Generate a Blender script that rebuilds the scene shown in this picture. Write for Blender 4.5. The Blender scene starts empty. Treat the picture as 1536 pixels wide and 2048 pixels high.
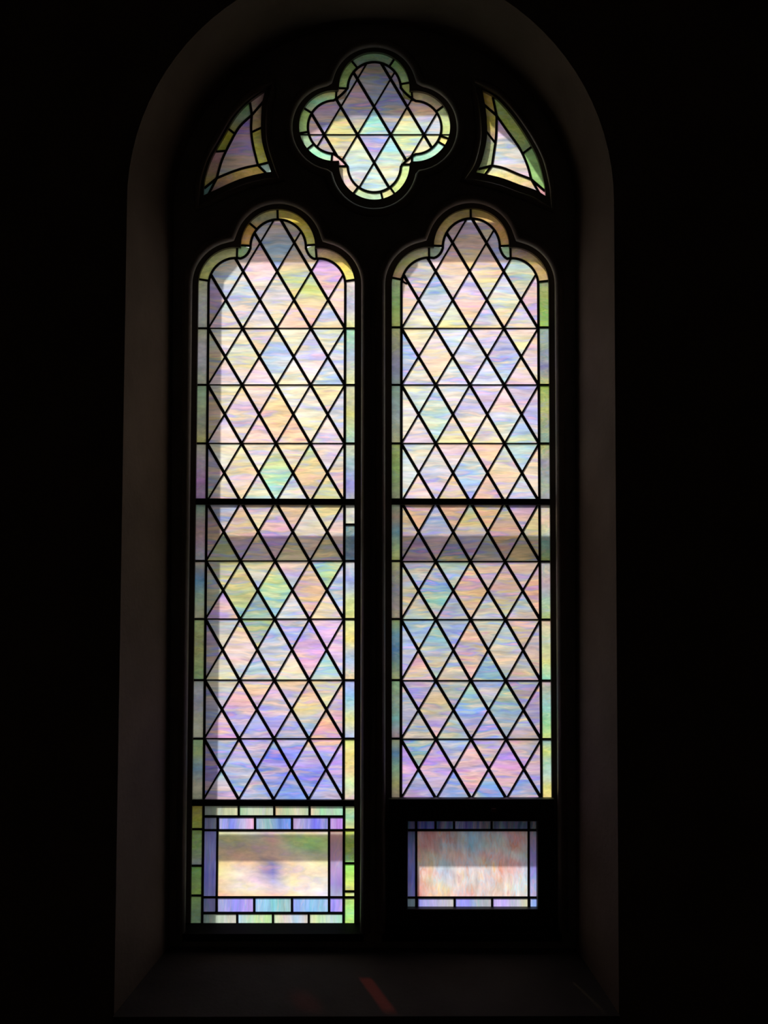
import bpy, bmesh, math, random
from mathutils import Vector, Matrix
from mathutils.geometry import tessellate_polygon

random.seed(7)
S = bpy.context.scene
COL = S.collection
rad = math.radians

# ------------------------------------------------------------------ camera
FPX = 2243.0                       # focal length for a 1536 x 2048 frame
PITCH, ROLL = rad(3.5), rad(0.16)
CAM_Z = 1.65
cam = bpy.data.cameras.new('camera')
cam.sensor_fit = 'AUTO'
cam.sensor_width = 36.0
cam.lens = FPX * 36.0 / 2048.0
cam.clip_start = 0.05
co = bpy.data.objects.new('camera', cam)
COL.objects.link(co)
co.location = (0, 0, CAM_Z)
co.rotation_euler = (Matrix.Rotation(rad(90) + PITCH, 4, 'X') @ Matrix.Rotation(ROLL, 4, 'Z')).to_euler()
S.camera = co

# ------------------------------------------------------------------ sky, sun, exposure
SUN_DIR = Vector((0.50, -1.0, -1.0)).normalized()      # the way the sunlight travels
w = bpy.data.worlds.new('sky')
S.world = w
w.use_nodes = True
nt = w.node_tree
bg = nt.nodes['Background']
sky = nt.nodes.new('ShaderNodeTexSky')
sky.sky_type = 'NISHITA'
sky.sun_disc = False
sky.sun_elevation = math.asin(-SUN_DIR.z)
sky.sun_rotation = math.atan2(-SUN_DIR.x, -SUN_DIR.y)
sky.air_density = 1.0
sky.dust_density = 3.0
haze = nt.nodes.new('ShaderNodeMix')                   # a bright hazy day: white haze over the blue
haze.data_type = 'RGBA'
haze.inputs['Factor'].default_value = 0.7
haze.inputs['B'].default_value = (1.95, 1.85, 1.75, 1)
nt.links.new(sky.outputs[0], haze.inputs['A'])
nt.links.new(haze.outputs['Result'], bg.inputs[0])
bg.inputs[1].default_value = 0.225
sl = bpy.data.lights.new('sun', 'SUN')
sl.energy = 3.3
sl.angle = rad(1.6)
sl.color = (1.0, 0.95, 0.855)
so = bpy.data.objects.new('sun', sl)
COL.objects.link(so)
so.location = (-2, 8, 9)
so.rotation_euler = SUN_DIR.to_track_quat('-Z', 'Y').to_euler()
S.view_settings.view_transform = 'Standard'
S.view_settings.look = 'None'
S.view_settings.gamma = 1.0
S.view_settings.use_curve_mapping = False
S.view_settings.exposure = 0.0
S.cycles.max_bounces = 6
S.cycles.diffuse_bounces = 4
S.cycles.transparent_max_bounces = 8

# ------------------------------------------------------------------ planes of the wall (distance from the camera)
G = 3.14           # plane of the glass
LEDGE = G - 0.014  # face of the inner ledge of the tracery
FACE = G - 0.045   # face of the tracery
ROOM = G - 0.30    # room face of the wall
STORM = G + 0.126  # outer frame before the window


def W(p, Y=G):  # p is in image pixels, unprojected with the camera set above
    """an image pixel position, projected through the camera onto the wall plane Y"""
    x = (p[0] - 768.0) / FPX
    y = (1024.0 - p[1]) / FPX
    c, s = math.cos(ROLL), math.sin(ROLL)
    x, y = x * c - y * s, x * s + y * c
    dy = math.cos(PITCH) - y * math.sin(PITCH)
    dz = math.sin(PITCH) + y * math.cos(PITCH)
    t = Y / dy
    return Vector((x * t, Y, CAM_Z + dz * t))


# ------------------------------------------------------------------ materials
def s2l(c):
    return c / 12.92 if c <= 0.04045 else ((c + 0.055) / 1.055) ** 2.4


def hexc(h, boost=1.0):
    v = [min(0.97, s2l(int(ch, 16) / 15.0) * boost) for ch in h]
    return (v[0], v[1], v[2], 1.0)


def mat_new(name):
    m = bpy.data.materials.new(name)
    m.use_nodes = True
    m.node_tree.nodes.clear()
    return m, m.node_tree.nodes, m.node_tree.links


def plain(name, col, rough, var=0.25, scale=9.0, bump=0.15, metallic=0.0, spec=0.3):
    m, N, L = mat_new(name)
    out = N.new('ShaderNodeOutputMaterial')
    b = N.new('ShaderNodeBsdfPrincipled')
    geo = N.new('ShaderNodeNewGeometry')
    n = N.new('ShaderNodeTexNoise')
    n.inputs['Scale'].default_value = scale
    n.inputs['Detail'].default_value = 6.0
    L.new(geo.outputs['Position'], n.inputs['Vector'])
    r = N.new('ShaderNodeValToRGB')
    r.color_ramp.elements[0].position = 0.3
    r.color_ramp.elements[1].position = 0.7
    r.color_ramp.elements[0].color = tuple(c * (1 - var) for c in col) + (1,)
    r.color_ramp.elements[1].color = tuple(c * (1 + var) for c in col) + (1,)
    L.new(n.outputs['Fac'], r.inputs['Fac'])
    L.new(r.outputs['Color'], b.inputs['Base Color'])
    b.inputs['Roughness'].default_value = rough
    b.inputs['Metallic'].default_value = metallic
    b.inputs['Specular IOR Level'].default_value = spec
    if bump:
        n2 = N.new('ShaderNodeTexNoise')
        n2.inputs['Scale'].default_value = scale * 14
        n2.inputs['Detail'].default_value = 4.0
        L.new(geo.outputs['Position'], n2.inputs['Vector'])
        bp = N.new('ShaderNodeBump')
        bp.inputs['Strength'].default_value = bump
        bp.inputs['Distance'].default_value = 0.004
        L.new(n2.outputs['Fac'], bp.inputs['Height'])
        L.new(bp.outputs['Normal'], b.inputs['Normal'])
    L.new(b.outputs[0], out.inputs[0])
    return m


def glass(name, sx, sz, amount, bright=0.16, palette=None, clear=None, spot=None):
    """streaky opalescent glass: the sheet's own colour (mesh colour attribute) swirled with streaks"""
    m, N, L = mat_new(name)
    out = N.new('ShaderNodeOutputMaterial')
    geo = N.new('ShaderNodeNewGeometry')
    info = N.new('ShaderNodeObjectInfo')
    att = N.new('ShaderNodeAttribute')
    att.attribute_name = 'glass'

    def math_(op, a, b=None):
        q = N.new('ShaderNodeMath')
        q.operation = op
        for k, v in enumerate((a, b)):
            if v is None:
                continue
            if isinstance(v, (int, float)):
                q.inputs[k].default_value = v
            else:
                L.new(v, q.inputs[k])
        return q.outputs[0]
    off = math_('MULTIPLY', info.outputs['Random'], 37.0)
    # a gentle warp so that the streaks wander
    wn = N.new('ShaderNodeTexNoise')
    wn.inputs['Scale'].default_value = 14.0
    wn.inputs['Detail'].default_value = 2.0
    L.new(geo.outputs['Position'], wn.inputs['Vector'])
    vs = N.new('ShaderNodeVectorMath'); vs.operation = 'SUBTRACT'
    vs.inputs[1].default_value = (0.5, 0.5, 0.5)
    L.new(wn.outputs['Color'], vs.inputs[0])
    vm = N.new('ShaderNodeVectorMath'); vm.operation = 'SCALE'
    vm.inputs['Scale'].default_value = 0.016
    L.new(vs.outputs[0], vm.inputs[0])
    va = N.new('ShaderNodeVectorMath'); va.operation = 'ADD'
    L.new(geo.outputs['Position'], va.inputs[0]); L.new(vm.outputs[0], va.inputs[1])
    mp = N.new('ShaderNodeVectorMath'); mp.operation = 'MULTIPLY'
    mp.inputs[1].default_value = (sx, 1.0, sz)
    L.new(va.outputs[0], mp.inputs[0])
    cx = N.new('ShaderNodeCombineXYZ')
    L.new(off, cx.inputs[1])
    va2 = N.new('ShaderNodeVectorMath'); va2.operation = 'ADD'
    L.new(mp.outputs[0], va2.inputs[0]); L.new(cx.outputs[0], va2.inputs[1])

    def noise(k, detail, seed):
        n = N.new('ShaderNodeTexNoise')
        n.noise_dimensions = '4D'
        n.inputs['W'].default_value = seed
        n.inputs['Scale'].default_value = k
        n.inputs['Detail'].default_value = detail
        n.inputs['Roughness'].default_value = 0.55
        L.new(va2.outputs[0], n.inputs['Vector'])
        return n.outputs['Fac']
    hue = noise(1.0, 2.5, 3.1)
    ramp = N.new('ShaderNodeValToRGB')
    pal = palette or ['a8a', 'eaa', 'db8', 'fd9', 'bb8', '9bb', '68e', 'b9d', 'eac', 'ec9']
    cr = ramp.color_ramp
    while len(cr.elements) < len(pal):
        cr.elements.new(0.5)
    for k, h in enumerate(pal):
        cr.elements[k].position = 0.27 + 0.46 * k / (len(pal) - 1)
        cr.elements[k].color = hexc(h)
    L.new(hue, ramp.inputs['Fac'])
    mix = N.new('ShaderNodeMix'); mix.data_type = 'RGBA'
    # streak strength itself comes and goes
    st = noise(0.8, 1.0, 9.7)
    mr = N.new('ShaderNodeMapRange')
    mr.inputs['From Min'].default_value = 0.3; mr.inputs['From Max'].default_value = 0.7
    mr.inputs['To Min'].default_value = amount * 0.3; mr.inputs['To Max'].default_value = amount * 1.7
    L.new(st, mr.inputs['Value'])
    L.new(mr.outputs[0], mix.inputs['Factor'])
    L.new(att.outputs['Color'], mix.inputs['A'])
    L.new(ramp.outputs['Color'], mix.inputs['B'])
    # light and dark of the sheet
    br = noise(1.6, 4.0, 21.0)
    mb = N.new('ShaderNodeMapRange')
    mb.inputs['From Min'].default_value = 0.3; mb.inputs['From Max'].default_value = 0.7
    mb.inputs['To Min'].default_value = 1 - bright; mb.inputs['To Max'].default_value = 1 + bright
    L.new(br, mb.inputs['Value'])
    mul = N.new('ShaderNodeVectorMath'); mul.operation = 'SCALE'
    L.new(mix.outputs['Result'], mul.inputs[0]); L.new(mb.outputs[0], mul.inputs['Scale'])
    tr = N.new('ShaderNodeBsdfTranslucent')
    L.new(mul.outputs[0], tr.inputs['Color'])
    gl = N.new('ShaderNodeBsdfGlossy')
    gl.inputs['Roughness'].default_value = 0.25
    ms = N.new('ShaderNodeMixShader')
    ms.inputs[0].default_value = 0.03
    L.new(tr.outputs[0], ms.inputs[1]); L.new(gl.outputs[0], ms.inputs[2])
    last = ms.outputs[0]
    if clear:                              # (share, colour): part of the sheet is clear and lets sunbeams straight through
        tp = N.new('ShaderNodeBsdfTransparent')
        tp.inputs['Color'].default_value = clear[1] + (1,)
        m2 = N.new('ShaderNodeMixShader')
        m2.inputs[0].default_value = clear[0]
        if spot:                           # only in a clear knot of the glass
            ds = N.new('ShaderNodeVectorMath'); ds.operation = 'DISTANCE'
            ds.inputs[1].default_value = spot[0]
            L.new(geo.outputs['Position'], ds.inputs[0])
            mk = N.new('ShaderNodeMapRange')
            mk.inputs['From Min'].default_value = spot[1] * 0.4; mk.inputs['From Max'].default_value = spot[1]
            mk.inputs['To Min'].default_value = clear[0]; mk.inputs['To Max'].default_value = 0.0
            L.new(ds.outputs['Value'], mk.inputs['Value'])
            L.new(mk.outputs[0], m2.inputs[0])
        L.new(last, m2.inputs[1]); L.new(tp.outputs[0], m2.inputs[2])
        last = m2.outputs[0]
    L.new(last, out.inputs[0])
    return m


M_field = glass('streaky_field_glass', 9.0, 62.0, 0.33, 0.24)
M_border = glass('streaky_border_glass', 22.0, 45.0, 0.20, 0.22, ['883', 'dd9', '9b6', 'ee9', '8c9', 'dca', '9bd', 'cc8', 'a95'])
M_upright = glass('upright_streaked_glass', 75.0, 9.0, 0.19, 0.18, ['99e', 'ddb', 'acf', 'fdd', '9dd', 'bbf', 'dcf', '9cd', 'eda'])
M_flash = glass('flashed_violet_glass', 40.0, 14.0, 0.2, 0.15, ['99e', 'ddb', 'acf', 'fdd', '9dd', 'bbf', 'dcf', '9cd', 'eda'], (0.32, (1.0, 0.10, 0.07)))
M_gilt = glass('flashed_amber_glass', 40.0, 14.0, 0.2, 0.15, ['99e', 'ddb', 'acf', 'fdd', '9dd', 'bbf', 'dcf', '9cd', 'eda'], (0.07, (1.0, 0.85, 0.45)))
M_plate = glass('wispy_plate_glass', 17.0, 40.0, 0.16, 0.16, None, (0.10, (1.0, 0.12, 0.08)), (W((533, 1740)), 0.045))
M_agate = glass('agate_plate_glass', 48.0, 15.0, 0.30, 0.2, ['b66', 'fcc', 'fda', 'def', 'ecc', 'bdf', 'd98', 'eee', 'fcd'])
M_lead = plain('dark_lead', (0.018, 0.017, 0.018), 0.55, 0.3, 30, 0.2, 0.0, 0.4)
M_iron = plain('black_iron', (0.016, 0.015, 0.015), 0.5, 0.3, 20, 0.2)
M_frame = plain('dark_painted_tracery', (0.19, 0.165, 0.14), 0.42, 0.2, 12, 0.1, 0.0, 0.5)
M_roll = plain('tracery_roll', (0.20, 0.165, 0.135), 0.5, 0.2, 12, 0.1, 0.0, 0.4)  # roll mouldings, almost the same tone as the tracery
M_foot = plain('dark_moulding', (0.012, 0.010, 0.009), 0.7, 0.2, 12, 0.1, 0.0, 0.1)  # near-black, much darker than the tracery around it
M_sash = plain('black_sash_paint', (0.016, 0.015, 0.015), 0.5, 0.2, 12, 0.1)
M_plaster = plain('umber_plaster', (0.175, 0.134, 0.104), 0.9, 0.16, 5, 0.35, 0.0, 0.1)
M_stone = plain('sill_stone', (0.075, 0.066, 0.060), 0.85, 0.18, 6, 0.3, 0.0, 0.15)
M_room = plain('pale_room_paint', (0.72, 0.67, 0.60), 0.9, 0.12, 3, 0.2, 0.0, 0.1)  # pale walls out of view, tone raised for more bounce
M_boards = plain('dark_floor_boards', (0.20, 0.13, 0.08), 0.5, 0.3, 4, 0.1)
M_brass = plain('worn_red_brass', (0.16, 0.06, 0.045), 0.4, 0.3, 60, 0.1, 0.6)
M_alu = plain('weathered_aluminium', (0.35, 0.35, 0.36), 0.5, 0.15, 10, 0.1, 0.3)


# ------------------------------------------------------------------ object helpers
def link(name, me, parent=None, mat=None, kind=None):
    o = bpy.data.objects.new(name, me)
    COL.objects.link(o)
    if mat is not None and me is not None:
        me.materials.append(mat)
    if parent is not None:
        o.parent = parent
        o.matrix_parent_inverse = Matrix.Translation(parent.location).inverted()
    if kind:
        o['kind'] = kind
    return o


def mesh(name, V, F, smooth=False):
    me = bpy.data.meshes.new(name)
    me.from_pydata([tuple(v) for v in V], [], F)
    me.validate()
    if smooth:
        for p in me.polygons:
            p.use_smooth = True
    me.update()
    return me


def empty(name, loc, label=None, cat=None, group=None, kind=None):
    o = bpy.data.objects.new(name, None)
    o.empty_display_size = 0.05
    o.location = loc
    COL.objects.link(o)
    if label:
        o['label'] = label
    if cat:
        o['category'] = cat
    if group:
        o['group'] = group
    if kind:
        o['kind'] = kind
    return o


def recalc(me):
    bm = bmesh.new(); bm.from_mesh(me)
    bmesh.ops.remove_doubles(bm, verts=bm.verts, dist=1e-6)
    bmesh.ops.recalc_face_normals(bm, faces=bm.faces)
    bm.to_mesh(me); bm.free()
    me.update()


def box(name, a, b, mat, parent=None, kind=None, bev=0.0):
    bm = bmesh.new()
    bmesh.ops.create_cube(bm, size=1.0)
    for v in bm.verts:
        v.co = Vector([a[k] + (v.co[k] + 0.5) * (b[k] - a[k]) for k in range(3)])
    if bev:
        bmesh.ops.bevel(bm, geom=list(bm.edges), offset=bev, segments=2, affect='EDGES', profile=0.5)
    me = bpy.data.meshes.new(name)
    bm.to_mesh(me); bm.free()
    return link(name, me, parent, mat, kind)


def plate(name, outer, holes, y0, y1, mat, parent=None, kind=None, at=None):
    """a slab between planes y0 (towards the room) and y1, outlines given in image pixels projected onto plane `at`"""
    at = y0 if at is None else at
    loops = [[W(p, at) for p in lp] for lp in [outer] + holes]
    flat = [Vector((v.x, v.z, 0)) for lp in loops for v in lp]
    tris = tessellate_polygon([[Vector((v.x, v.z, 0)) for v in lp] for lp in loops])
    n = len(flat)
    V = [(f.x, y0, f.y) for f in flat] + [(f.x, y1, f.y) for f in flat]
    F = [tuple(t) for t in tris] + [tuple(n + i for i in reversed(t)) for t in tris]
    k = 0
    for lp in loops:
        m = len(lp)
        for i in range(m):
            a, b = k + i, k + (i + 1) % m
            F.append((a, b, n + b, n + a))
        k += m
    me = mesh(name, V, F)
    recalc(me)
    return link(name, me, parent, mat, kind)


def tube(name, pts, r, mat, parent, closed=False, seg=10):
    """a round moulding along 3D points lying in one wall plane"""
    n = len(pts)
    V, F = [], []
    for i, p in enumerate(pts):
        a = pts[(i - 1) % n] if (closed or i > 0) else pts[i]
        b = pts[(i + 1) % n] if (closed or i < n - 1) else pts[i]
        t = (b - a).normalized()
        s = t.cross(Vector((0, 1, 0))).normalized()
        for k in range(seg):
            q = 2 * math.pi * k / seg
            V.append(p + s * (r * math.cos(q)) + Vector((0, r * math.sin(q), 0)))
    for i in range(n if closed else n - 1):
        j = (i + 1) % n
        for k in range(seg):
            l = (k + 1) % seg
            F.append((i * seg + k, i * seg + l, j * seg + l, j * seg + k))
    if not closed:
        F.append(tuple(range(seg)))
        F.append(tuple((n - 1) * seg + k for k in reversed(range(seg))))
    me = mesh(name, V, F, True)
    recalc(me)
    return link(name, me, parent, mat)


# ------------------------------------------------------------------ outlines in image pixels
def arc(c, r, a0, a1, n=None):
    n = n or max(3, int(abs(a1 - a0) / 6))
    return [(c[0] + r * math.cos(rad(a0 + (a1 - a0) * i / n)), c[1] - r * math.sin(rad(a0 + (a1 - a0) * i / n))) for i in range(n + 1)]


def bez(a, c, b, n=5):
    return [((1 - t) ** 2 * a[0] + 2 * t * (1 - t) * c[0] + t * t * b[0], (1 - t) ** 2 * a[1] + 2 * t * (1 - t) * c[1] + t * t * b[1])
            for t in [i / n for i in range(1, n)]]


def area(P):
    return 0.5 * sum(P[i][0] * P[(i + 1) % len(P)][1] - P[(i + 1) % len(P)][0] * P[i][1] for i in range(len(P)))


def cent(P):
    return (sum(p[0] for p in P) / len(P), sum(p[1] for p in P) / len(P))


def clip_half(P, a, b, keep):
    """keep the side of line a-b where keep*(cross) >= 0"""
    out = []
    f = lambda p: keep * ((b[0] - a[0]) * (p[1] - a[1]) - (b[1] - a[1]) * (p[0] - a[0]))
    for i in range(len(P)):
        p, q = P[i], P[(i + 1) % len(P)]
        fp, fq = f(p), f(q)
        if fp >= 0:
            out.append(p)
        if (fp > 0 and fq < 0) or (fp < 0 and fq > 0):
            t = fp / (fp - fq)
            out.append((p[0] + t * (q[0] - p[0]), p[1] + t * (q[1] - p[1])))
    return out


def clip_cell(region, cell):
    sgn = 1 if area(cell) > 0 else -1
    P = list(region)
    for i in range(len(cell)):
        if len(P) < 3:
            return []
        P = clip_half(P, cell[i], cell[(i + 1) % len(cell)], sgn)
    Q = []
    for p in P:
        if not Q or math.hypot(p[0] - Q[-1][0], p[1] - Q[-1][1]) > 0.05:
            Q.append(p)
    return Q


def inside(p, P):
    c = False
    n = len(P)
    for i in range(n):
        a, b = P[i], P[i - 1]
        if (a[1] > p[1]) != (b[1] > p[1]) and p[0] < (b[0] - a[0]) * (p[1] - a[1]) / (b[1] - a[1]) + a[0]:
            c = not c
    return c


def runs_inside(pts, P):
    """the stretches of a polyline that lie inside outline P"""
    fine = []
    for i in range(len(pts) - 1):
        a, b = pts[i], pts[i + 1]
        n = max(2, int(math.hypot(b[0] - a[0], b[1] - a[1]) / 1.0))
        for k in range(n):
            fine.append((a[0] + (b[0] - a[0]) * k / n, a[1] + (b[1] - a[1]) * k / n))
    fine.append(pts[-1])
    runs, cur = [], []
    for p in fine:
        if inside(p, P):
            cur.append(p)
        elif cur:
            runs.append(cur); cur = []
    if cur:
        runs.append(cur)
    return [[r[0]] + r[12:-12:24] + [r[-1]] for r in runs if len(r) > 7]


def offset(P, d):
    """outline pushed outwards by d, mitres kept short"""
    n = len(P)
    s = 1 if area(P) > 0 else -1
    out = []
    for i in range(n):
        a, p, b = P[i - 1], P[i], P[(i + 1) % n]
        e1 = (p[0] - a[0], p[1] - a[1]); l1 = math.hypot(*e1) or 1
        e2 = (b[0] - p[0], b[1] - p[1]); l2 = math.hypot(*e2) or 1
        n1 = (s * e1[1] / l1, -s * e1[0] / l1); n2 = (s * e2[1] / l2, -s * e2[0] / l2)
        m = (n1[0] + n2[0], n1[1] + n2[1]); lm = math.hypot(*m) or 1
        m = (m[0] / lm, m[1] / lm)
        k = d / max(0.55, m[0] * n1[0] + m[1] * n1[1])
        out.append((p[0] + m[0] * k, p[1] + m[1] * k))
    return out


def spline(P, n=5):
    """smooth open curve through points"""
    out = []
    for i in range(len(P) - 1):
        p0, p1, p2, p3 = P[max(0, i - 1)], P[i], P[i + 1], P[min(len(P) - 1, i + 2)]
        for k in range(n):
            t = k / n
            out.append(tuple(0.5 * (2 * p1[j] + (p2[j] - p0[j]) * t + (2 * p0[j] - 5 * p1[j] + 4 * p2[j] - p3[j]) * t * t
                                    + (3 * p1[j] - p0[j] - 3 * p2[j] + p3[j]) * t ** 3) for j in (0, 1)))
    out.append(P[-1])
    return out


class Lancet:
    def __init__(s, top, tr, left, lr, right, rr, xo, xi):
        s.top, s.tr, s.left, s.lr, s.right, s.rr = top, tr, left, lr, right, rr   # centres and (outer, inner) radii
        s.xoL, s.xoR = xo
        s.xiL, s.xiR = xi

    def outer(s, y1, off=0.0):
        k = off
        R = s.lr[0] + k; T = s.tr[0] + k; Q = s.rr[0] + k
        a = math.degrees(math.acos(max(-1, min(1, 0))))
        # cusps: where the side foils meet the top foil
        def meet(c1, r1, c2, r2, sgn):
            dx, dy = c2[0] - c1[0], c2[1] - c1[1]; d = math.hypot(dx, dy)
            t = (r1 * r1 - r2 * r2 + d * d) / (2 * d); h = math.sqrt(max(0, r1 * r1 - t * t))
            mx, my = c1[0] + dx * t / d, c1[1] + dy * t / d
            A = (mx + h * dy / d, my - h * dx / d); B = (mx - h * dy / d, my + h * dx / d)
            return min((A, B), key=lambda p: p[1] + sgn * p[0])
        cl = meet(s.left, R, s.top, T, 1); cr = meet(s.right, Q, s.top, T, -1)
        ang = lambda c, p: math.degrees(math.atan2(c[1] - p[1], p[0] - c[0]))
        al, at0 = ang(s.left, cl), ang(s.top, cl) % 360
        at1, ar = ang(s.top, cr), ang(s.right, cr)
        P = [(s.xoL(y1) - k, y1)]
        P += arc(s.left, R, 180, al) + arc(s.top, T, at0, at1)[1:] + arc(s.right, Q, ar, 0)[1:]
        P += [(s.xoR(y1) + k, y1)]
        s.cuspL, s.cuspR = cl, cr
        s.angs = (al, at0, at1, ar)
        return P

    def inner(s, y1):
        s.outer(y1)
        A = arc(s.left, s.lr[1], 180, 80); B = arc(s.top, s.tr[1], 182, -2); C = arc(s.right, s.rr[1], 100, 0)
        cL = (s.cuspL[0] + 13, s.cuspL[1] + 16); cR = (s.cuspR[0] - 13, s.cuspR[1] + 16)
        s.filL = [A[-1]] + bez(A[-1], cL, B[0]) + [B[0]]
        s.filR = [B[-1]] + bez(B[-1], cR, C[0]) + [C[0]]
        head = A + s.filL[1:-1] + B + s.filR[1:-1] + C
        return [(s.xiL(y1), y1)] + head + [(s.xiR(y1), y1)]


LAN_L = Lancet((556.5, 495), (74, 55.5), (472, 571), (74, 54.5), (638, 570), (71.5, 52.5),
               (lambda y: 397.5 - (y - 600) * 0.0118, lambda y: 709.5 - (y - 600) * 0.0008),
               (lambda y: 417.0 - (y - 657) * 0.0100, lambda y: 690.0 - (y - 657) * 0.0035))
LAN_R = Lancet((942.5, 494.5), (75, 57), (858, 571), (74.5, 55.3), (1023, 570), (73, 53),
               (lambda y: 783.6, lambda y: 1096.0 + (y - 657) * 0.0063),
               (lambda y: 802.9 - (y - 657) * 0.0015, lambda y: 1075.7 + (y - 657) * 0.0075))

# quatrefoil
QC = {'t': (748.5, 178.5), 'r': (829.5, 256), 'b': (748.5, 332), 'l': (669, 255)}


def quatre(R, inner=False):
    a = 187 if not inner else 178
    arcs = [arc(QC['t'], R, a, 180 - a), arc(QC['r'], R, a - 90, 90 - a), arc(QC['b'], R, a - 180, -a), arc(QC['l'], R, a - 270, -90 - a)]
    P = []
    for k in range(4):
        P += arcs[k]
        if inner:
            A, B = arcs[k][-1], arcs[(k + 1) % 4][0]
            c = cent([A, B])
            d = (c[0] - 749, c[1] - 256); l = math.hypot(*d)
            P += bez(A, (c[0] - d[0] / l * 4, c[1] - d[1] / l * 4), B)
        else:
            A, B = arcs[k][-1], arcs[(k + 1) % 4][0]
            if R > 69:
                pass
    return P


def quatre_outer(R):
    """four foils meeting in cusps"""
    P = []
    order = ['t', 'r', 'b', 'l']
    for k, f in enumerate(order):
        c = QC[f]
        base = 90 - 90 * k
        for i in range(0, 61):
            q = base + 125 - 250 * i / 60
            p = (c[0] + R * math.cos(rad(q)), c[1] - R * math.sin(rad(q)))
            if all(math.hypot(p[0] - QC[g][0], p[1] - QC[g][1]) >= R for g in order if g != f):
                P.append(p)
    return P


# spandrels: tip, outer arc, bottom arc, inner side (image pixels)
SPL_O = spline([(532, 184), (499, 208), (471.5, 238), (447, 280), (424.5, 320), (411, 362), (408.5, 394)])
SPL_B = spline([(408.5, 394), (432, 383), (479, 362), (518.6, 351), (543, 347)])
SPL_I = spline([(543, 347), (528.5, 302), (523.5, 275), (523, 243), (525.5, 208), (532, 184)])
SPR_O = spline([(964, 184), (990, 199), (1019.6, 231), (1049, 273), (1074, 320), (1087, 369), (1090, 395)])
SPR_B = spline([(1090, 395), (1069, 383), (1037, 372), (1007, 360.6), (977.5, 353), (951.5, 348)])
SPR_I = spline([(951.5, 348), (962.7, 325), (972.6, 283), (973, 248), (970, 218), (964, 184)])
SPAN_L = SPL_O[:-1] + SPL_B[:-1] + SPL_I[:-1]
SPAN_R = SPR_O[:-1] + SPR_B[:-1] + SPR_I[:-1]


# ------------------------------------------------------------------ setting: room shell
RX, RY0, RZ = 3.2, -2.2, 5.2
T = 0.25
box('floor', (-RX, RY0, -0.2), (RX, ROOM, 0.0), M_boards, kind='structure')
box('ceiling', (-RX, RY0, RZ), (RX, ROOM, RZ + 0.2), M_room, kind='structure')
box('wall_left', (-RX - T, RY0 - T, -0.2), (-RX, ROOM, RZ + 0.2), M_room, kind='structure')
box('wall_right', (RX, RY0 - T, -0.2), (RX + T, ROOM, RZ + 0.2), M_room, kind='structure')
box('wall_back', (-RX, RY0 - T, -0.2), (RX, RY0, RZ + 0.2), M_room, kind='structure')

# the window wall: room face and outer face with the arched opening
NJ, NA = 10, 44


def jamb_path(xl, yl, arcpts, xr, yr):
    """left foot, up the jamb, over the arch, down to the right foot, with a fixed number of points"""
    P = []
    a, b = arcpts[0], arcpts[-1]
    for i in range(NJ):
        t = i / NJ
        P.append((xl + (a[0] - xl) * t, yl + (a[1] - yl) * t))
    P += arcpts
    for i in range(1, NJ + 1):
        t = i / NJ
        P.append((b[0] + (xr - b[0]) * t, b[1] + (yr - b[1]) * t))
    return P


rim_arc = []
for i in range(NA + 1):
    q = 180 - 180 * i / NA
    cx = 742.0
    rx = 488 if q > 90 else 486
    rim_arc.append((cx + rx * math.cos(rad(q)), 405 - 485 * math.sin(rad(q))))
RIM = jamb_path(228, 2030, rim_arc, 1238, 2028)
in_arc = []
for i in range(NA + 1):
    q = 180 - 180 * i / NA
    in_arc.append((748 + (402 if q < 90 else 401) * math.cos(rad(q)), 427 - 378 * math.sin(rad(q))))
INN = jamb_path(338, 1893, in_arc, 1152, 1897)
rim3 = [W(p, ROOM) for p in RIM]
inn3 = [W(p, FACE) for p in INN]

wf = empty('wall_front', (0, ROOM, 0), kind='structure')


def wall_face(name, loop, y, mat, flip, parent):
    outer = [Vector((-RX - T, -0.2, 0)), Vector((RX + T, -0.2, 0)), Vector((RX + T, RZ + 0.2, 0)), Vector((-RX - T, RZ + 0.2, 0))]
    inner = [Vector((v.x, v.z, 0)) for v in loop]
    tris = tessellate_polygon([outer, inner])
    allv = outer + inner
    V = [(v.x, y, v.y) for v in allv]
    me = mesh(name, V, [tuple(t) for t in tris])
    recalc(me)
    return link(name, me, parent, mat)


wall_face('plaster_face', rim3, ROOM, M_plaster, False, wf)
wall_face('outer_face', inn3, G + 0.22, M_stone, True, wf)
n = len(rim3)
mid3 = [rim3[i].lerp(inn3[i], 0.04) for i in range(n)]
V = [tuple(v) for v in rim3] + [tuple(v) for v in inn3] + [(v.x, G + 0.22, v.z) for v in inn3]
F = []
for i in range(n - 1):
    F.append((i, i + 1, n + i + 1, n + i))
    F.append((n + i, n + i + 1, 2 * n + i + 1, 2 * n + i))
me = mesh('arched_reveal', V, F, False)
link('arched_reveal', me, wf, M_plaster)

# sill: a sloping slab with a thin nosing
a0, a1, b0, b1 = rim3[0], rim3[-1], inn3[0], inn3[-1]
lip = 0.012
V = [a0 + Vector((0, -lip, 0)), a1 + Vector((0, -lip, 0)), b1, b0, b1 + Vector((0, 0.30, 0)), b0 + Vector((0, 0.30, 0)),
     a0 + Vector((0, -lip, -0.03)), a1 + Vector((0, -lip, -0.03)), a1 + Vector((0, 0.30, -0.03)), a0 + Vector((0, 0.30, -0.03))]
F = [(0, 1, 2, 3), (3, 2, 4, 5), (6, 7, 1, 0), (9, 8, 7, 6), (5, 4, 8, 9), (0, 3, 5, 9, 6), (1, 7, 8, 4, 2)]
me = mesh('sloping_sill', V, F)
recalc(me)
link('sloping_sill', me, wf, M_stone)

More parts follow.
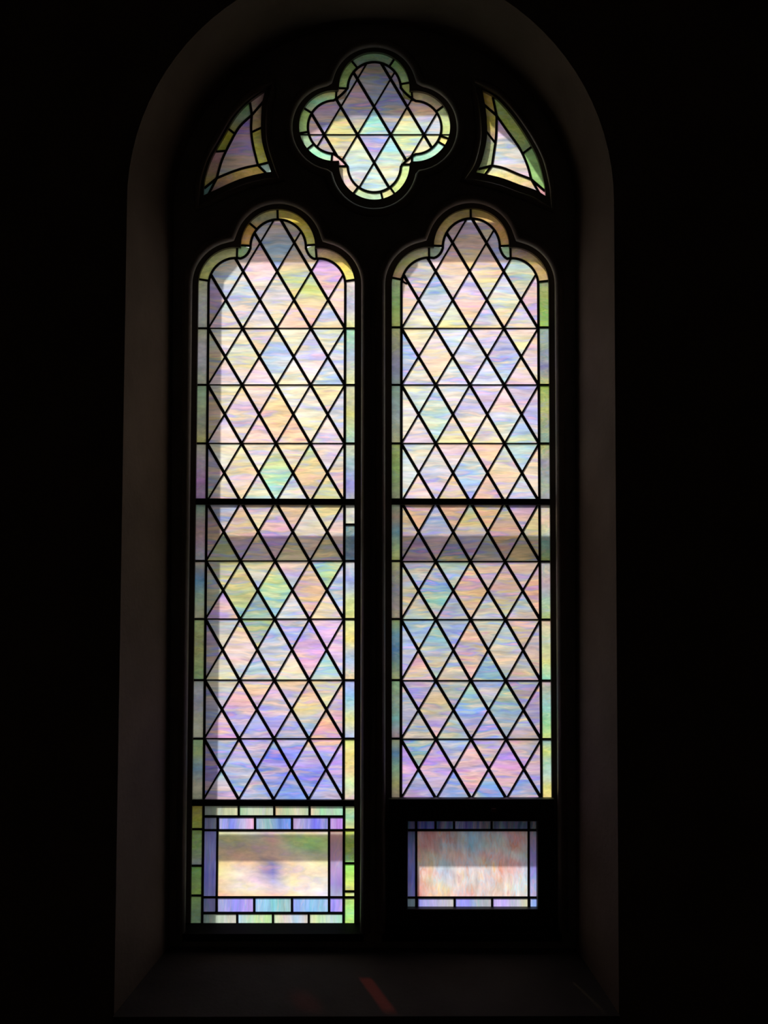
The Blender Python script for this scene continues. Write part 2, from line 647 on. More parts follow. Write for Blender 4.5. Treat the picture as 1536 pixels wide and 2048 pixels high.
# ------------------------------------------------------------------ setting: the tracery of the window
win = empty('window_1', W((748, 1890), G), kind='structure')
BOT = 1866.0
lanL_o = LAN_L.outer(1846); lanR_o = LAN_R.outer(1846)
Q_O = quatre_outer(70.3)
outline = [(p[0], p[1]) for p in INN]
grow = [(748 + (p[0] - 748) * 1.012, p[1] + (8 if p[1] > 1800 else (-5 if p[1] < 427 else 0))) for p in outline]
plate('tracery_ledge', grow, [lanL_o, lanR_o, Q_O, SPAN_L, SPAN_R], LEDGE, G + 0.020, M_frame, win, at=G)
offL = LAN_L.outer(BOT, 23); offR = LAN_R.outer(BOT, 23)
offL[0] = (361, BOT); offL[-1] = (730, BOT); offR[0] = (761, BOT); offR[-1] = (1126, BOT)
offQ = quatre_outer(93)
offSL = offset(SPAN_L, 15); offSR = offset(SPAN_R, 17)
plate('tracery_face', grow, [offL, offR, offQ, offSL, offSR], FACE, LEDGE + 0.001, M_frame, win, at=FACE)
for lp, closed, r in ((offL, False, 0.0135), (offR, False, 0.0135), (offQ, True, 0.0125), (offSL, True, 0.009), (offSR, True, 0.009)):
    tube('roll_moulding', [W(p, FACE - 0.001) for p in lp], r, M_roll, win, closed)
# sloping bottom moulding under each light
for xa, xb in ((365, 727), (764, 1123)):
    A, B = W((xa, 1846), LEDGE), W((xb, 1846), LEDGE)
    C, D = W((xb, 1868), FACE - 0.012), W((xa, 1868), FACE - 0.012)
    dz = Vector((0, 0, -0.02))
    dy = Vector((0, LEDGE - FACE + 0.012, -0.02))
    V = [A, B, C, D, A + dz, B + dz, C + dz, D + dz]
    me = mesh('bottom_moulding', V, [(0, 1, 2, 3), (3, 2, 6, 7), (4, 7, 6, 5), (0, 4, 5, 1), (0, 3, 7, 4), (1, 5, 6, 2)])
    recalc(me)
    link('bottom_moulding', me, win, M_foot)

# outer frame of the protective glazing, seen only by the shadows it throws on the glass
MID0, MID1 = 722, 754  # added middle stile; it and the hole edges are fitted to their shadows
h_low = [(384, 1850), (384, 1622), (MID0, 1622), (MID0, 1850)]
h_low2 = [(MID1, 1850), (MID1, 1622), (1103, 1622), (1103, 1850)]
h_mid = [(386, 1580), (393, 1029), (MID0, 1029), (MID0, 1580)]
h_mid2 = [(MID1, 1580), (MID1, 1029), (1098, 1029), (1102, 1580)]
h_up = [(393, 986), (397, 505), (402, 470), (428, 440), (428, 431), (MID0, 431), (MID0, 986)]
h_up2 = [(MID1, 986), (757, 505), (764, 470), (788, 440), (788, 431), (1080, 431), (1080, 520), (1096, 570), (1097, 986)]
h_top = [(441, 362), (470, 285), (515, 215), (575, 160), (575, 140), (936, 140), (936, 160), (1000, 215), (1045, 285), (1078, 362)]
plate('trim_1', grow, [h_low, h_low2, h_mid, h_mid2, h_up, h_up2, h_top], STORM - 0.008, STORM + 0.008, M_alu, None, 'structure', at=G)


# ------------------------------------------------------------------ panes and cames
BLEND = [None]                     # colour shared by neighbouring quarries, cut from the same sheet


def stops_of(code, boost):
    out = [hexc(h, boost) for h in code.split('/')]
    if BLEND[0]:
        out = [tuple(c[k] + (BLEND[0][k] * boost - c[k]) * 0.2 for k in range(3)) + (1.0,) for c in out]
    return out


def lerp_stops(st, t):
    if len(st) == 1:
        return st[0]
    t = max(0.0, min(0.9999, t)) * (len(st) - 1)
    i = int(t); f = t - i
    return tuple(st[i][k] + (st[i + 1][k] - st[i][k]) * f for k in range(4))


def pane(P, code, parent, mat, boost=1.0, name='pane', Y=G, across=False):
    """one piece of glass: outline P, colours from top to bottom (or left to right)"""
    st = stops_of(code, boost)
    ax = 0 if across else 1
    lo, hi = min(p[ax] for p in P), max(p[ax] for p in P)
    slabs = []
    ns = max(1, len(st) - 1)
    if ns == 1:
        slabs = [list(P)]
    else:
        for k in range(ns):
            y0, y1 = lo + (hi - lo) * k / ns, lo + (hi - lo) * (k + 1) / ns
            Q = list(P)
            for val, keep in ((y0, 1), (y1, -1)):
                if across:
                    Q = clip_half(Q, (val, 0), (val, 1), -keep)
                else:
                    Q = clip_half(Q, (0, val), (1, val), keep)
                if len(Q) < 3:
                    break
            if len(Q) >= 3:
                slabs.append(Q)
    yf = Y - 0.0018 - random.random() * 0.0008
    V, F, C = [], [], []
    for Q in slabs:
        loop = [Vector((p[0], p[1], 0)) for p in Q]
        base = len(V)
        cs = []
        for p in Q:
            q = W(p, Y)
            V.append((q.x, yf, q.z))
            cs.append(lerp_stops(st, (p[ax] - lo) / max(1e-6, hi - lo)))
        for t in tessellate_polygon([loop]):
            F.append(tuple(base + i for i in t)); C.append([cs[i] for i in t])
    base = len(V)
    cs = []
    m = len(P)
    for p in P:
        q = W(p, Y)
        V.append((q.x, yf, q.z)); V.append((q.x, Y + 0.0004, q.z))
        cs.append(lerp_stops(st, (p[ax] - lo) / max(1e-6, hi - lo)))
    for i in range(m):
        j = (i + 1) % m
        F.append((base + 2 * i, base + 2 * j, base + 2 * j + 1, base + 2 * i + 1))
        C.append([cs[i], cs[j], cs[j], cs[i]])
    me = bpy.data.meshes.new(name)
    me.from_pydata(V, [], F)
    a = me.color_attributes.new('glass', 'FLOAT_COLOR', 'CORNER')
    flat = [v for f in C for c in f for v in c]
    if len(a.data) * 4 == len(flat):
        a.data.foreach_set('color', flat)
    me.update()
    return link(name, me, parent, mat)


def grid_pane(x0, y0, x1, y1, rows, parent, mat, boost=None, Y=G, name='pane'):
    """a large sheet whose colours wander: rows of colour codes from top to bottom"""
    R = [[hexc(h, (boost or [1] * 99)[k]) for h in r.split()] for k, r in enumerate(rows)]
    nr, nc = len(R), len(R[0])
    V, F, col = [], [], []
    for i in range(nr):
        for j in range(nc):
            q = W((x0 + (x1 - x0) * j / (nc - 1), y0 + (y1 - y0) * i / (nr - 1)), Y)
            V.append((q.x, Y - 0.002, q.z)); col.append(R[i][j])
    for i in range(nr - 1):
        for j in range(nc - 1):
            a = i * nc + j
            F.append((a, a + 1, a + nc + 1, a + nc))
    ring = list(range(nc)) + [i * nc + nc - 1 for i in range(1, nr)] + [(nr - 1) * nc + j for j in range(nc - 2, -1, -1)] + [i * nc for i in range(nr - 2, 0, -1)]
    b = len(V)
    for k in ring:
        V.append((V[k][0], Y + 0.0004, V[k][2])); col.append(col[k])
    for i in range(len(ring)):
        j = (i + 1) % len(ring)
        F.append((ring[i], ring[j], b + j, b + i))
    me = bpy.data.meshes.new(name)
    me.from_pydata(V, [], F)
    a = me.color_attributes.new('glass', 'FLOAT_COLOR', 'CORNER')
    a.data.foreach_set('color', [c for f in F for i in f for c in col[i]])
    me.update()
    return link(name, me, parent, mat)


def came(pts, width, parent, closed=False, name='lead_came', Y=G, h=0.0055):
    """a strip of lead along points in image pixels: rounded face, flat back"""
    Pw = [W(p, Y) for p in pts]
    Q = [Pw[0]]
    for p in Pw[1:]:
        if (p - Q[-1]).length > 1e-4:
            Q.append(p)
    if closed and (Q[0] - Q[-1]).length < 1e-4:
        Q.pop()
    n = len(Q)
    if n < 2:
        return None
    hw = width * 0.0014 / 2
    prof = [(-1, -0.001), (-0.85, -h * 0.72), (-0.35, -h), (0.35, -h), (0.85, -h * 0.72), (1, -0.001), (0.9, 0.0006), (-0.9, 0.0006)]
    m = len(prof)
    V, F = [], []
    for i, p in enumerate(Q):
        a = Q[(i - 1) % n] if (closed or i > 0) else Q[i]
        b = Q[(i + 1) % n] if (closed or i < n - 1) else Q[i]
        t = (b - a).normalized()
        s = t.cross(Vector((0, 1, 0))).normalized()
        k = 1.0
        if (closed or 0 < i < n - 1):
            e = (p - a).normalized()
            k = min(1.6, 1.0 / max(0.5, abs(e.dot(t))))
        for u, y in prof:
            V.append(p + s * (u * hw * k) + Vector((0, y, 0)))
    for i in range(n if closed else n - 1):
        j = (i + 1) % n
        for k in range(m):
            l = (k + 1) % m
            F.append((i * m + k, i * m + l, j * m + l, j * m + k))
    if not closed:
        F.append(tuple(range(m))); F.append(tuple((n - 1) * m + k for k in reversed(range(m))))
    me = mesh(name, V, F)
    recalc(me)
    return link(name, me, parent, M_lead)


def nearest(ctrl, P):
    c = cent(P)
    return min(ctrl, key=lambda k: (k[0] - c[0]) ** 2 + (k[1] - c[1]) ** 2)[2]


W_BACK, W_FWD, W_BAR, W_EDGE, W_JOINT = 6.4, 3.9, 2.9, 5.4, 4.8
GRP = 'leaded glass panels set in the dark tracery'

# colours of the quarries, band by band: four down-pointing triangles, then left half, three full
# diamonds and right half, then four up-pointing triangles; each from top to bottom
LEFT_UP = [
    (657, 770, 'fed/fdd edd/ec9 fed/fec dec/fdd  cdb/b98 fdd/dec/eda/ede ed9/9be/ace/eeb bbe/cce/ede/dde ade/bce/fdd  edb/dbe/ede fcd/fcd/fde ffe/fef/fec bce/ace'),
    (770, 887, 'eeb/fdc fdd/dbc fed/ffe eeb/edb  ca8/cb8 ed9/ecd/dcc/dbc fed/fc9/eca/dba fdd/fef/ffc/fda cce/bce/fdd  dce/fde ebd/fcc ca9/eba/fcb ede/fdd'),
    (887, 1004, 'eed/fed fdd/eed edb/dc9 fcd/ccd  99d/bac/ac9 eeb/eda/fcc/fda ec9/bd9/9ec/ade 9d9/cb8/ca9/db9 bde/dbb/ecb  ffd/fcb fcd/eed/bed cdd/eef cb9/cd9'),
]
LEFT_LO = [
    (1004, 1122, 'ddf/abf/edf fdd/fed/eeb fdb/fcb ee9/fec  bac/ca9/cac fcd/fd9/dbd/99d eea/fce/dae/cac fdf/ffd/fdd/cbd bce/fde/ecc  ac8/cc8 eda/cac cb8/ddb cc9/edb'),
    (1122, 1238, 'cc8/ed9 dd9/bcf fdc/bae/bdd 9dc/ad9/bd7  ace/aba/999 cda/cb7/ac8/7d9 fba/be9/8dc/9cd eca/eba/eb9/dad bbf/acf/ddf  b9e/fbd 8bb/79b/9c9 ede/cdf eeb/fdc'),
    (1238, 1360, 'bcd/eda 8b6/bb8 bbf/8bf dbf/fcf  b9d/ba9 cda/fdc/ede/9df aee/bcf/ccd/cbd abf/c9f/fbd/b9e fde/fcf/acf  ede/ffc fcd/9cf/cd9 fdd/ffc acf/9ee/bcc'),
    (1360, 1477, 'ddb/abf eda/fcb/cad eca/aaf eda/deb  99c/9ac/99b fdc/fbd/baf/9af fcd/dbe/99f/b9e bbf/fba/ed8/9be/8bd fca/dae/cad  fcf/fbe 9af/aaf cb9/aaf/aad cab/fa9/dab'),
    (1477, 1598, 'bcf/99f cbf/99f 9af/88f fba/aaf/8bd  a8d/98d fbc/bbf/9bf/8af 9bd/67f/88f/8af fca/99f/88f/79f dbf/b9f/8bf  9dc/ccf/dbd 99f/abf 78f/8af 99f/bbf'),
]
RIGHT_UP = [
    (657, 770, 'eeb/fdc/fcc eee/bde/ede fcd/cce/fed ece/fea/ddb  8bf/9bf/bae ede/fdc/fcb/eea fcd/bce/dcd/dde dcb/aaf/abe/ade eca/ecd/ddb  fed/fec/bbe eea/ace/dcf bde/dde edc/fcd'),
    (770, 887, 'eec/ade ace/fdc/bce ede/bae/dcc 99f/cbd/dc9  fee/fed/fec bcf/ade/bdc/bee dcd/aaf/edc/fdb fcd/ecd/bde/fda fcb/bbe/ccd  cde/fcf fcc/eea fdc/fd9 ace/9be/bda'),
    (887, 1004, 'cdd/fdd fcc/dcd/9bf eb9/ecb add/ace  ade/dee/bdf ecd/bcd/cbf/cbd fc9/acf/8bf/a9f add/edb/dbb/edc eca/fdc/dcc  fca/fdd eb9/fda fba/fbb cdd/bce'),
]
RIGHT_LO = [
    (1004, 1123, 'fcb/fb9 fbb/ca9 ec9/fba b9f/fcd/bcd  dc8/dbb/ca9 ccf/9bf/dbd/ebb aeb/ed8/bae/da8 bda/dba/ea9/dac dcc/eea/fda  99d/b9d/cab cb9/99b/bb9 cc9/aab/cbb 8ad/cb8/db9'),
    (1123, 1239, 'aab/9bd/99f bda/9be/7cb dba/dbb/aac db9/cab/c9d  cdc/bba/ec9 dc9/79e/7dc/8ae cbb/ea9/db8/cac cac/da9/db8/bdb cb9/e99/ebb  bcb/cbb/bdc a9f/abc/aab 99f/bcc/ccd bbc/acd/fcc'),
    (1239, 1361, '9cd/acf/bde 9bd/a9f bcc/aac ec9/dbb  acf/bcf/dbe 9dc/8cd/dcb/9dd da8/dab/cab/fbc bdd/bcd/fdc/7bb aac/bac/bab  fba/fbc/eda abb/abd/cb9 9bb/8bd/7bc 9ad/bbb/cbb'),
    (1361, 1478, '99e/b9e aab/9bb/cab 9af/bdd a99/b9a  abd/abe/cac acf/cba/dc9/b9e/fbc 9ed/8cc/8bf/99e/caa 8cb/8bb/8ad/9ab ea9/a9d/b9d  bb9/9ad/bbb 8bf/bcc/bcb ebd/9af/aaf dac/bbd/dab'),
    (1478, 1597, '8bd/8bc/abb acf/bbe/dbd cae/dbd/cac bac/bad/b9d  caf/daf/ebf/9af b9e/c9f/dbe/9bf cad/fcd/caf/fbd/9af cad/c9f/dad/abf bac/cad/baf/9bf  acf/9af/88f 9af/8af cbf/8bf/9bf baf/8af/bbf'),
]
TOP_L = [(556, 450, 'fcb/acf/cde'), (519, 455, 'ccd'), (583, 452, 'dca'), (507, 475, 'bad'), (612, 480, 'cde'), (553, 486, '9bf/bce/dbc/dab'),
         (451, 545, 'cbb/cde/bbe'), (519, 543, 'dbc/fcd/ede/dde'), (587, 543, 'ccd/ecb/cd9/ed9'), (655, 543, 'cae/ebd/dcd'), (422, 580, 'bbe/cab/baa'),
         (485, 600, 'ede/cde/dcd/dec'), (553, 600, 'eec/dde/fdc/ded'), (621, 600, 'cd8/cd8/fcb/ea9'), (686, 600, 'fdc/fcc'), (451, 638, 'aed/ede/fdc'),
         (519, 638, 'edd/cce/fdc'), (587, 638, 'edb/fcc/fcb'), (655, 638, 'eda/bce/fda'), (485, 515, 'cbc'), (621, 515, 'fdc')]
TOP_R = [(942, 450, 'cbf/ecb/ed9'), (905, 455, 'dbc'), (968, 452, 'edc'), (893, 480, 'eec'), (995, 480, 'bbe'), (941, 486, 'edb/dcb/dcb/edd'),
         (838, 545, 'bbb/dcd'), (906, 543, 'dbc/fcb/edc/cce'), (973, 543, 'cbb/fcc/eda/cdd'), (1041, 543, 'bdd/bcb/dcc'), (807, 580, 'fcc/fdc'),
         (872, 600, 'abf/acf/dde/bcd'), (940, 600, 'bbe/dce/ebb/edc'), (1008, 600, 'dcf/cde/eec/fbb'), (1073, 600, 'ecc/cae'), (838, 638, 'edd/fec'),
         (906, 638, 'cde/eea'), (973, 638, 'ede/bce/fdb'), (1041, 638, 'cce/ede/eeb'), (872, 515, 'ede'), (1008, 515, 'cde')]
# border strips down the sides
BL_L = {'up': [(559, 657, 'ec8/bbc/bca'), (657, 770, 'cc9/bab/aac/bc9'), (770, 887, '8a8/9a8/998/ba6'), (887, 1004, 'cb9/b9b/a7c/a8b')],
        'lo': [(1004, 1122, '8b9/b89/99b'), (1122, 1238, 'a98/58d/9b9/ba8'), (1238, 1360, '9a7/996/8a7'), (1360, 1477, 'bcb/99b/aa9/bb9'), (1477, 1598, '8a8/9a7/79b/ba9/bb9')]}
BL_R = {'up': [(560, 657, 'edd/bbe/eea'), (657, 770, '9db/abd/eeb'), (770, 887, 'ccb/cc8/9cc'), (887, 1004, 'ccb/9bc/88d/aac')],
        'lo': [(1004, 1049, 'ddd'), (1049, 1122, '57a/79b/79c'), (1122, 1238, 'ccd/9af/cda/dd8'), (1238, 1360, 'cda/ed8/9bf/eca'), (1360, 1477, 'aaf/8cf/dd9/abf'), (1477, 1598, 'de9/ed8/ec9/ceb/dbc')]}
BR_L = {'up': [(556, 655, '9a8/8b6/ab6'), (655, 770, 'aa7/998/88a/899'), (770, 887, '8a9/9ab/bb8'), (887, 1004, '9a6/8a6/998')],
        'lo': [(1004, 1122, '9b9/a98/69d/9b8/ac6'), (1122, 1238, 'aa7/889/a98'), (1238, 1360, '9b6/69b/47b/798/ab7'), (1360, 1477, '8b8/9c9/7bb/a89'), (1477, 1597, 'ac8/58b/8b9/bb7/a98')]}
BR_R = {'up': [(562, 655, '9a8/9a6/8b5/9c5'), (655, 770, '9bb/9ab/88c/bb7'), (770, 887, '9b5/ab7/bb8/899/9bb'), (887, 1004, 'bb7/99b/abb/aab')],
        'lo': [(1004, 1123, 'ccc/ecb/8bb/9a6'), (1123, 1239, 'aab/b9b/9bb/ab7'), (1239, 1361, 'dba/bcb/cc8/8dc'), (1361, 1478, 'b9a/9bb/8cc/8c9/bc7'), (1478, 1597, '8bd/bc7/9cb/bdd/dd8/fd9')]}


def bands_to_panes(L, bands, root, tone=1.0):
    for y0, y1, codes in bands:
        c = codes.split()
        ym = (y0 + y1) / 2
        every = [hexc(h) for q in c for h in q.split('/')]
        BLEND[0] = [sum(v[k] for v in every) / len(every) for k in range(3)] if y0 < 1400 else None
        at = lambda j, y: (L.xiL(y) + (L.xiR(y) - L.xiL(y)) * j / 4.0, y)
        for j in range(4):
            pane([at(j, y0), at(j + 1, y0), at(j + 0.5, ym)], c[j], root, M_field, tone)
            pane([at(j, y1), at(j + 0.5, ym), at(j + 1, y1)], c[9 + j], root, M_field, tone)
        for j in range(5):
            P = [at(j, y0), at(min(4, j + 0.5), ym), at(j, y1), at(max(0, j - 0.5), ym)]
            if j in (0, 4):
                P = [p for k, p in enumerate(P) if not (j == 0 and k == 3) and not (j == 4 and k == 1)]
            pane(P, c[4 + j], root, M_field, tone)
    BLEND[0] = None


def lattice_cames(L, rows, root, region=None):
    """long leads both ways through the nodes, and thin level leads on every row"""
    at = lambda j, y: (L.xiL(y) + (L.xiR(y) - L.xiL(y)) * j / 4.0, y)
    half = []
    for a, b in zip(rows[:-1], rows[1:]):
        half += [a, (a + b) / 2]
    half.append(rows[-1])
    nh = len(half) - 1
    for back in (True, False):
        for d in range(-nh, 9 + nh):            # steps of half a column
            pts = []
            for i, y in enumerate(half):
                j2 = d + i if back else d - i
                if 0 <= j2 <= 8:
                    pts.append(at(j2 / 2.0, y))
            if (d % 2) or len(pts) < 2:
                continue
            if region:
                for r in runs_inside(pts, region):
                    came(r, W_BACK if back else W_FWD, root, h=0.0062 if back else 0.005)
            else:
                came(pts, W_BACK if back else W_FWD, root, h=0.0062 if back else 0.005)


def strip_panes(L, side, rows, root, boost):
    xo = L.xoL if side == 'l' else L.xoR
    xi = L.xiL if side == 'l' else L.xiR
    e = -4 if side == 'l' else 4
    for k, (y0, y1, code) in enumerate(rows):
        pane([(xo(y0) + e, y0), (xi(y0), y0), (xi(y1), y1), (xo(y1) + e, y1)], code, root, M_border, boost)
        if k:
            came([(xo(y0) + e, y0), (xi(y0), y0)], W_JOINT, root, name='lead_joint')


def ring_piece(c, R, r, a0, a1):
    return arc(c, R + 4, a0, a1) + arc(c, r, a1, a0)


def joint(c, R, r, a, root):
    came([(c[0] + q * math.cos(rad(a)), c[1] - q * math.sin(rad(a))) for q in (R + 3, r)], W_JOINT, root, name='lead_joint')


def upper_light(L, bands, top, bl, br, boostL, boostR, joints, codes, label, first_rows):
    y_end = 1004
    root = empty('stained_glass_panel', W((cent([L.top, L.top])[0], y_end), G), label, 'window panel', GRP)
    region = L.inner(y_end)
    # quarries under the first level lead
    bands_to_panes(L, bands, root, 1.12)
    # quarries of the cusped head
    head = clip_half(region, (0, 657), (1, 657), -1)
    if abs(area(head)) < 10:
        head = clip_half(region, (0, 657), (1, 657), 1)
    at = lambda j, y: (L.xiL(y) + (L.xiR(y) - L.xiL(y)) * j / 4.0, y)
    hs = 57.0
    for i in range(0, 6):
        y = 657 - hs * i
        for j2 in range(-1, 10):
            if (j2 + i) % 2 == 0:
                continue
            j = j2 / 2.0
            cell = [at(j, y - hs), at(j + 0.5, y), at(j, y + hs), at(j - 0.5, y)]
            P = clip_cell(head, cell)
            if len(P) >= 3 and abs(area(P)) > 5:
                pane(P, nearest(top, P), root, M_field, 1.08)
    # leads of the field
    rows = [657 - 114 * k for k in range(3, 0, -1)] + [b[0] for b in bands] + [bands[-1][1]]
    lattice_cames(L, rows, root, region)
    for b in bands:
        came([(L.xiL(b[0]), b[0]), (L.xiR(b[0]), b[0])], W_BAR, root, h=0.004, name='level_came')
    # border
    strip_panes(L, 'l', bl['up'], root, boostL)
    strip_panes(L, 'r', br['up'], root, boostR)
    yl, yr = bl['up'][0][0], br['up'][0][0]
    jl, jt, jr = joints
    al, at0, at1, ar = L.angs
    k = 0
    R, r = L.lr
    a_first = math.degrees(math.asin((L.left[1] - yl) / R))
    ang = [180 - a_first] + jl
    for a0, a1 in zip(ang[:-1], ang[1:]):
        pane(ring_piece(L.left, R, r, a0, a1), codes[k], root, M_border, 1.5); k += 1
    for a in ang:
        joint(L.left, R, r, a, root)
    pane(arc(L.left, R + 4, ang[-1], al)[:] + arc(L.top, L.tr[0] + 4, at0, jt[0])[1:] + list(reversed(L.filL)) + arc(L.left, r, 80, ang[-1]), codes[k], root, M_border, 1.3); k += 1
    R, r = L.tr
    for a0, a1 in zip(jt[:-1], jt[1:]):
        pane(ring_piece(L.top, R, r, a0, a1), codes[k], root, M_border, 1.5); k += 1
    for a in jt:
        joint(L.top, R, r, a, root)
    R2, r2 = L.rr
    pane(arc(L.top, R + 4, jt[-1], at1) + arc(L.right, R2 + 4, ar, jr[0])[1:] + arc(L.right, r2, jr[0], 100) + list(reversed(L.filR)), codes[k], root, M_border, 1.2); k += 1
    a_last = math.degrees(math.asin((L.right[1] - yr) / R2))
    ang = jr + [a_last]
    for a0, a1 in zip(ang[:-1], ang[1:]):
        pane(ring_piece(L.right, R2, r2, a0, a1), codes[k], root, M_border, 1.1); k += 1
    for a in ang:
        joint(L.right, R2, r2, a, root)
    # the slips between the springing of the foils and the first joints of the straight strips
    P = [(L.xoL(yl) - 4, L.left[1]), (L.left[0] - L.lr[1], L.left[1])]
    came(region, W_EDGE, root, name='border_came', h=0.006)
    return root


upL = upper_light(LAN_L, LEFT_UP, TOP_L, BL_L, BL_R, 2.2, 1.0,
                  ([88.0], [177.0, 140.0, 91.0, 4.0], [95.0]),
                  ['997/bb7/cc7', '9b8', 'b83/d95', 'cb5/aa9/d95', 'db5/eb4/dd6', 'cda', 'dab/ec5/ee8'],
                  'tall left light, upper part, pastel diamond panes under a three-lobed gold border', 657)
upR = upper_light(LAN_R, RIGHT_UP, TOP_R, BR_L, BR_R, 2.2, 0.75,
                  ([90.0], [178.0, 91.0, 2.0], [92.0]),
                  ['988/aa6/c97', '9a9', 'a95/b96/a86', 'a95/d96/b84', 'aca', 'a89/b95/b97'],
                  'tall right light, upper part, pale blue and pink diamond panes under brown lobes', 657)

# a mended crack by the left springing of the right light
came([(803, 555), (806, 564), (814, 568)], 4.0, upR, name='lead_joint')


def lower_light(L, bands, bl, br, boostL, boostR, label, tone):
    y0, y1 = bands[0][0], bands[-1][1]
    root = empty('stained_glass_panel', W((L.top[0], y1), G), label, 'window panel', GRP)
    bands_to_panes(L, bands, root, tone)
    lattice_cames(L, [b[0] for b in bands] + [y1], root)
    for b in bands[1:]:
        came([(L.xiL(b[0]), b[0]), (L.xiR(b[0]), b[0])], W_BAR, root, h=0.004, name='level_came')
    strip_panes(L, 'l', bl['lo'], root, boostL)
    strip_panes(L, 'r', br['lo'], root, boostR)
    for xi in (L.xiL, L.xiR):
        came([(xi(y0), y0), (xi(y1), y1)], W_EDGE, root, name='border_came', h=0.006)
    return root


lower_light(LAN_L, LEFT_LO, BL_L, BL_R, 2.2, 1.0, 'left light below the middle bar, diamond panes turning deep violet blue at the foot', 0.92)
lower_light(LAN_R, RIGHT_LO, BR_L, BR_R, 2.2, 1.0, 'right light below the middle bar, grey teal panes turning lilac above the black sash', 0.80)

# iron bars between the panels
for L, y, lab in ((LAN_L, 1004, 'black iron bar crossing the left light halfway up, between its diamond panels'),
                  (LAN_R, 1004, 'black iron bar crossing the right light halfway up, between its diamond panels'),
                  (LAN_L, 1604.5, 'black iron bar crossing the left light low down, above the rectangular bordered panel')):
    a, b = W((L.xoL(y) - 3, y - 6.8), G), W((L.xoR(y) + 3, y + 6.8), G)
    o = box('support_bar', (a.x, G - 0.013, b.z), (b.x, G + 0.006, a.z), M_iron, bev=0.002)
    # origin at the bar's middle
    c = Vector(((a.x + b.x) / 2, G, (a.z + b.z) / 2))
    o.data.transform(Matrix.Translation(-c)); o.location = c
    o['label'] = lab; o['category'] = 'bar'; o['group'] = 'iron bars across the lights'

# ------------------------------------------------------------------ quatrefoil
qroot = empty('stained_glass_panel', W((748.5, 402), G), 'quatrefoil panel of diamond panes with green border at the top', 'window panel', GRP)
Q_I = quatre(53.2, True)
Q_CT = [(749, 150, 'cb9/bbc/aad/cdd'), (722, 150, 'cab'), (716, 213, 'cab/dbc/aac/cd9'), (782, 213, 'bbd/99c/aab/9ac'), (649, 225, 'cab/99c'), (848, 225, 'cab/fcb/cdd/bcf'),
        (682, 255, 'bb9/dd9'), (749, 252, 'bde/9ed/bed'), (815, 252, 'eca/eeb/cfc'), (682, 288, 'cc9/ed9/ee9'), (749, 288, '79f/bae/cdf'), (815, 288, 'cfb/eec'),
        (716, 327, 'eda/dec/bdf/dde'), (782, 327, 'bde/aef/eec/cef'), (630, 250, 'cab'), (638, 288, 'baa'), (870, 255, 'bcf'), (860, 288, 'eeb'),
        (749, 365, 'bdf/cde/cdf'), (716, 372, 'bee'), (782, 370, 'cef'), (700, 160, 'bbc'), (790, 160, 'bac'), (749, 384, 'cee')]
qx = lambda j: 648.5 + 66.4 * j
HQ = 55.5
for i in range(-4, 5):
    y = 270 + HQ * i
    for j2 in range(-3, 10):
        if (j2 + i) % 2 == 0:
            continue
        j = j2 / 2.0
        cell = [(qx(j), y - HQ), (qx(j + 0.5), y), (qx(j), y + HQ), (qx(j - 0.5), y)]
        cells = [cell]
        if i == 0:
            cells = [[cell[0], cell[1], cell[3]], [cell[3], cell[1], cell[2]]]
        for c in cells:
            P = clip_cell(Q_I, c)
            if len(P) >= 3 and abs(area(P)) > 5:
                pane(P, nearest(Q_CT, P), qroot, M_field, 1.0 if cent(P)[1] < 235 else 1.1)
for d in range(-8, 14):
    if d % 2:
        continue
    for back in (True, False):
        pts = [(qx((d + (i if back else -i)) / 2.0), 270 + HQ * i) for i in range(-4, 5)]
        for r in runs_inside(pts, Q_I):
            came(r, W_BACK if back else W_FWD, qroot, h=0.0062 if back else 0.005)
came([(QC['l'][0] - 72, 270), (QC['r'][0] + 72, 270)], W_BAR, qroot, h=0.004, name='level_came')
QJ = {'t': ([179, 129, 56, 10], ['8a6/9b7', '8b8/798/9a9', '7a6/9b8', None]),
      'r': ([95, 37, -18, -31, -95], ['a97/b98', 'bc9/cd9', 'ed8', 'bed/9dc', None]),
      'b': ([2, -54, -76, -127, -179], ['cea/de9', 'eda/dea', 'dea/bed', 'ed9/ecd/ed9', None]),
      'l': ([265, 219, 190, 148, 87], ['bed/9ec/bda', '9b9', '9b6/ac8', 'cb5/8ca/a97', None])}
for f, (an, cd) in QJ.items():
    c = QC[f]
    for k in range(len(an) - 1):
        pane(ring_piece(c, 70.3, 53.2, an[k], an[k + 1]), cd[k], qroot, M_border, 1.6 if f == 't' else (1.5 if f == 'l' and k > 1 else 1.15))
    for a in an:
        joint(c, 70.3, 53.2, a, qroot)
for (f1, a1, f2, a2, code, dx, dy) in (('t', 10, 'r', 95, 'ab6', 1, -1), ('r', -95, 'b', 2, 'edc', 1, 1), ('b', -179, 'l', 265, 'fbc', -1, 1), ('l', 87, 't', 179, 'ca9', -1, -1)):
    p = lambda f, a, r: (QC[f][0] + r * math.cos(rad(a)), QC[f][1] - r * math.sin(rad(a)))
    cc = (748.5 + dx * 74, 256 + dy * 74)
    ci = (748.5 + dx * 59, 256 + dy * 59)
    pane([p(f1, a1, 53.2), p(f1, a1, 74), cc, p(f2, a2, 74), p(f2, a2, 53.2), ci], code, qroot, M_border, 1.1)
came(Q_I, W_EDGE, qroot, closed=True, name='border_came', h=0.006)


